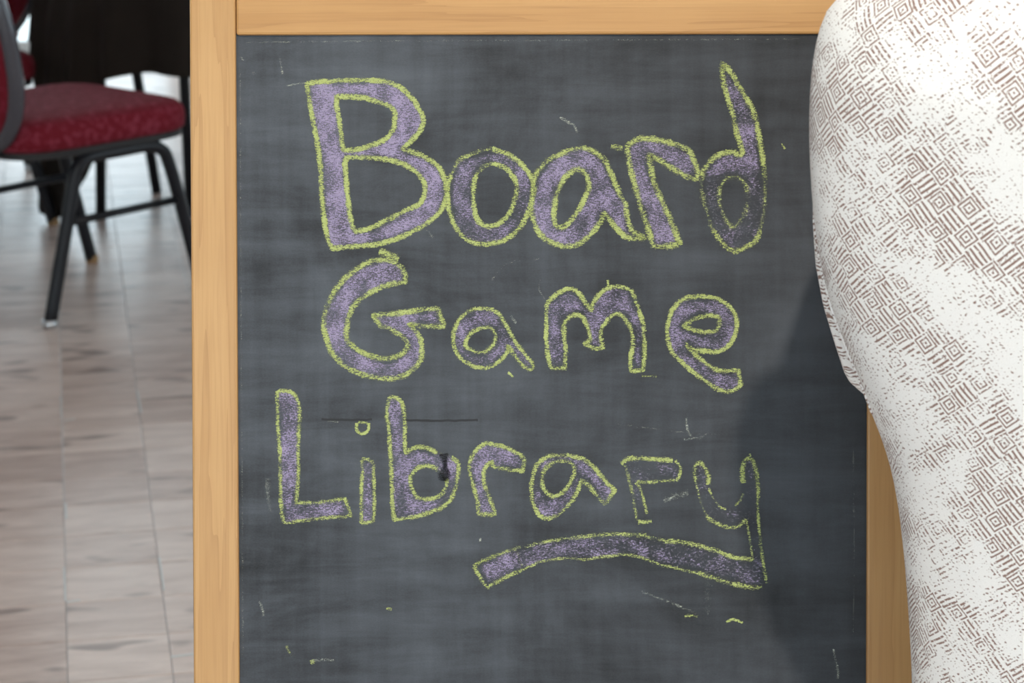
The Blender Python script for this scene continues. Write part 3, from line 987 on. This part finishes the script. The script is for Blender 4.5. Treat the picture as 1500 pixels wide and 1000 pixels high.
# seat, cushion, arms, legs
def soft_box(name, c, s, bev, seg=5):
    bm = bmesh.new()
    add_box(bm, c, s, bev, None, seg)
    o = bm_obj(name, bm, M['fabric'], wing_chair, True)
    uv_from(o.data, lambda co: (co.x + co.y * 0.7, co.z + co.y * 0.7))
    return o
soft_box('seat_base', (0, 0.345, 0.27), (0.50, 0.56, 0.20), 0.03)
soft_box('seat_cushion', (0, 0.375, 0.43), (0.37, 0.52, 0.12), 0.045)
for s in (-1, 1):
    bm = bmesh.new()
    rr = []
    for i in range(16):
        t = i / 15
        y = 0.10 + 0.47 * t
        zt = 0.60 - 0.02 * t
        pts = [(0.180, 0.20), (0.255, 0.20), (0.255, 0.45), (0.262, 0.53), (0.254, zt - 0.005), (0.222, zt + 0.012), (0.185, zt - 0.01), (0.180, 0.53), (0.185, 0.45)]
        e = 1.0 - 0.12 * max(0, (t - 0.85) / 0.15) ** 2
        c = catmull(pts, True, None, 4)
        rr.append([Vector((s * (0.22 + (p.x - 0.22) * e), y, 0.4 + (p.y - 0.4) * e)) for p in c])
    loft(bm, rr)
    o = bm_obj('arm', bm, M['fabric'], wing_chair, True)
    uv_from(o.data, lambda co: (co.y, co.z + co.x))
for sx in (-1, 1):
    for yy, sp in ((0.09, -0.05), (0.56, 0.02)):
        tube_obj('leg', [(sx * 0.20, yy, 0.185), (sx * 0.205, yy + sp * 0.4, 0.10), (sx * 0.215, yy + sp, 0.0)], [0.026, 0.021, 0.015], M['dark_leg'], wing_chair, 12)

# ================================================================== BANQUET CHAIRS
def banquet_chair():
    c = empty('banquet_chair')
    # padded seat: rounded square, domed
    def outline(sc, z):
        pts = []
        for k in range(40):
            t = 2 * math.pi * k / 40
            cx, sy = math.cos(t), math.sin(t)
            x = 0.225 * math.copysign(abs(cx) ** 0.42, cx)
            y = 0.230 * math.copysign(abs(sy) ** 0.42, sy)
            x *= (1 + 0.05 * (y / 0.23))
            if y < 0: y *= 1.24
            pts.append(Vector((x * sc, y * sc, z)))
        return pts
    bm = bmesh.new()
    loft(bm, [outline(0.955, 0.413), outline(0.99, 0.420), outline(1.0, 0.436), outline(1.0, 0.452), outline(0.985, 0.468), outline(0.94, 0.480), outline(0.8, 0.488), outline(0.5, 0.493), outline(0.15, 0.494)])
    bm_obj('seat', bm, M['seat'], c, True)
    bm = bmesh.new()
    loft(bm, [outline(0.90, 0.393), outline(0.965, 0.398), outline(0.965, 0.413)])
    bm_obj('seat_pan', bm, M['under'], c)
    r = 0.0155
    for s in (-1, 1):
        tube_obj('side_frame', smooth3([(s*0.205, -0.226, 0.012), (s*0.203, -0.17, 0.21), (s*0.200, -0.134, 0.335), (s*0.200, -0.118, 0.368), (s*0.200, -0.085, 0.385), (s*0.200, 0.0, 0.386),
                                        (s*0.200, 0.085, 0.385), (s*0.200, 0.125, 0.37), (s*0.200, 0.145, 0.335), (s*0.203, 0.178, 0.21), (s*0.205, 0.226, 0.012)], 5), r, M['black_metal'], c, 12)
        tube_obj('stretcher', [(s*0.2025, -0.162, 0.240), (s*0.2025, 0.170, 0.240)], 0.0095, M['black_metal'], c, 10)
        for y, cap in ((-0.228, 'glide'), (0.228, 'tan_tip')):
            tube_obj('foot_glide', [(s*0.205, y, 0.020), (s*0.205, y, 0.004), (s*0.205, y, 0.0)], [0.0165, 0.0165, 0.014], M[cap], c, 12)
        tube_obj('back_upright', smooth3([(s*0.12, -0.10, 0.400), (s*0.12, -0.24, 0.402), (s*0.12, -0.275, 0.425), (s*0.12, -0.290, 0.47)], 5), 0.0115, M['black_metal'], c, 10)
    # oval back cushion with rim
    def back_out(sc, n=44):
        pts = []
        for k in range(n):
            t = 2 * math.pi * k / n
            cx, sy = math.cos(t), math.sin(t)
            x = 0.224 * math.copysign(abs(cx) ** 0.72, cx) * (1.0 + 0.04 * sy)
            z = 0.655 + 0.245 * math.copysign(abs(sy) ** 0.8, sy)
            pts.append((x * sc, 0.655 + (z - 0.655) * sc))
        return pts
    def bk(pts, off): return [Vector((x, -0.325 - 0.16 * (z - 0.70) + off + 0.35 * x * x, z)) for x, z in pts]
    bm = bmesh.new()
    loft(bm, [bk(back_out(0.2), -0.030), bk(back_out(0.7), -0.028), bk(back_out(0.92), -0.022), bk(back_out(0.985), -0.012), bk(back_out(0.985), 0.012), bk(back_out(0.92), 0.026), bk(back_out(0.7), 0.036), bk(back_out(0.2), 0.040)])
    bm_obj('backrest', bm, M['back'], c, True)
    tube_obj('back_rim', bk(back_out(1.0), 0.0), 0.019, M['rim'], c, 10, True)
    return c

ch1 = banquet_chair()
ch1.location = (-1.045, 5.2325, 0)
ch1.scale = (1, 1, 0.955)
ch1.rotation_euler = (0, 0, -math.atan2(0.652, 0.758))
tag(ch1, 'burgundy banquet chair with black tube legs nearest the chalkboard', 'chair', 'banquet chairs around the table')
ch2 = copy_tree(ch1)
ch2.location = (-1.535, 5.985, 0)
ch2.rotation_euler = (0, 0, -math.atan2(0.8, 0.6))
tag(ch2, 'burgundy banquet chair whose seat corner shows between the nearest chair and the tablecloth', 'chair', 'banquet chairs around the table')
ch3 = copy_tree(ch1)
ch3.location = (-1.74, 6.74, 0)
ch3.rotation_euler = (0, 0, math.atan2(0.6, 0.8))
tag(ch3, 'farthest burgundy banquet chair, turned away, its back against the bright window', 'chair', 'banquet chairs around the table')

# ================================================================== TABLE AND CLOTH
TC = Vector((-0.635, 6.42, 0))
TR = 0.64
table = empty('round_table', TC)
tag(table, 'round table with black legs under the dark brown cloth', 'table')
bm = bmesh.new()
add_tube(bm, [(0, 0, 0.715), (0, 0, 0.74)], [TR, TR], 64)
bm_obj('table_top', bm, M['table_top'], table)
for top, foot in (((-1.085, 6.06), (-1.115, 6.03)), ((-1.11, 6.42), (-1.013, 6.364)), ((-0.885, 6.10), (-0.875, 6.06)), ((-0.45, 6.70), (-0.42, 6.72))):
    tube_obj('leg', [Vector((top[0], top[1], 0.715)) - TC, Vector((foot[0], foot[1], 0.0)) - TC], 0.0145, M['black_metal'], table, 12)
# square cloth: hem is high between the corners and reaches almost to the floor at each corner
NT = 240
TH0 = math.atan2(5.985 - TC.y, -1.225 - TC.x)           # direction of the corner by the chair
def hem(th):
    d = (th - TH0 + math.pi / 4) % (math.pi / 2) - math.pi / 4      # angle from the nearest corner
    a = abs(d)
    low = 0.015 + 0.385 * min(1.0, a / 0.27) ** 2.6
    if a > 0.27: low = 0.40 + 0.035 * math.sin(min(1.0, (a - 0.27) / 0.25) * math.pi / 2)
    if math.sin(th) > -0.15: low = max(low, 0.43)                  # the cloth lies a little towards the reader
    return low
rows = []
NV = 26
for i in range(NV):
    t = i / (NV - 1)
    row = []
    for k in range(NT):
        th = 2 * math.pi * k / NT
        if t < 0.12:
            rr_ = TR * (0.25 + 0.75 * t / 0.12); z = 0.744
        else:
            s = (t - 0.12) / 0.88
            z = 0.744 - s * (0.744 - hem(th))
            fold = math.sin(th * 26 + 1.3 * math.sin(th * 5)) * 0.5 + 0.5
            ac = (th - TH0 + math.pi) % (2 * math.pi) - math.pi
            rr_ = TR + 0.006 + 0.03 * min(1, s * 3) + s * 0.045 * fold + 0.05 * s * math.exp(-(ac / 0.16) ** 2)
        row.append(Vector((rr_ * math.cos(th), rr_ * math.sin(th), z)))
    rows.append(row)
bm = bmesh.new()
loft(bm, rows, False)
bm.verts.ensure_lookup_table()
bm.faces.new([bm.verts[k] for k in range(NT)])
cloth = bm_obj('tablecloth', bm, M['cloth'], None, True)
cloth.location = TC
sd = cloth.modifiers.new('thickness', 'SOLIDIFY'); sd.thickness = 0.002; sd.offset = 1
tag(cloth, 'dark brown square cloth draped over the round table', 'tablecloth')
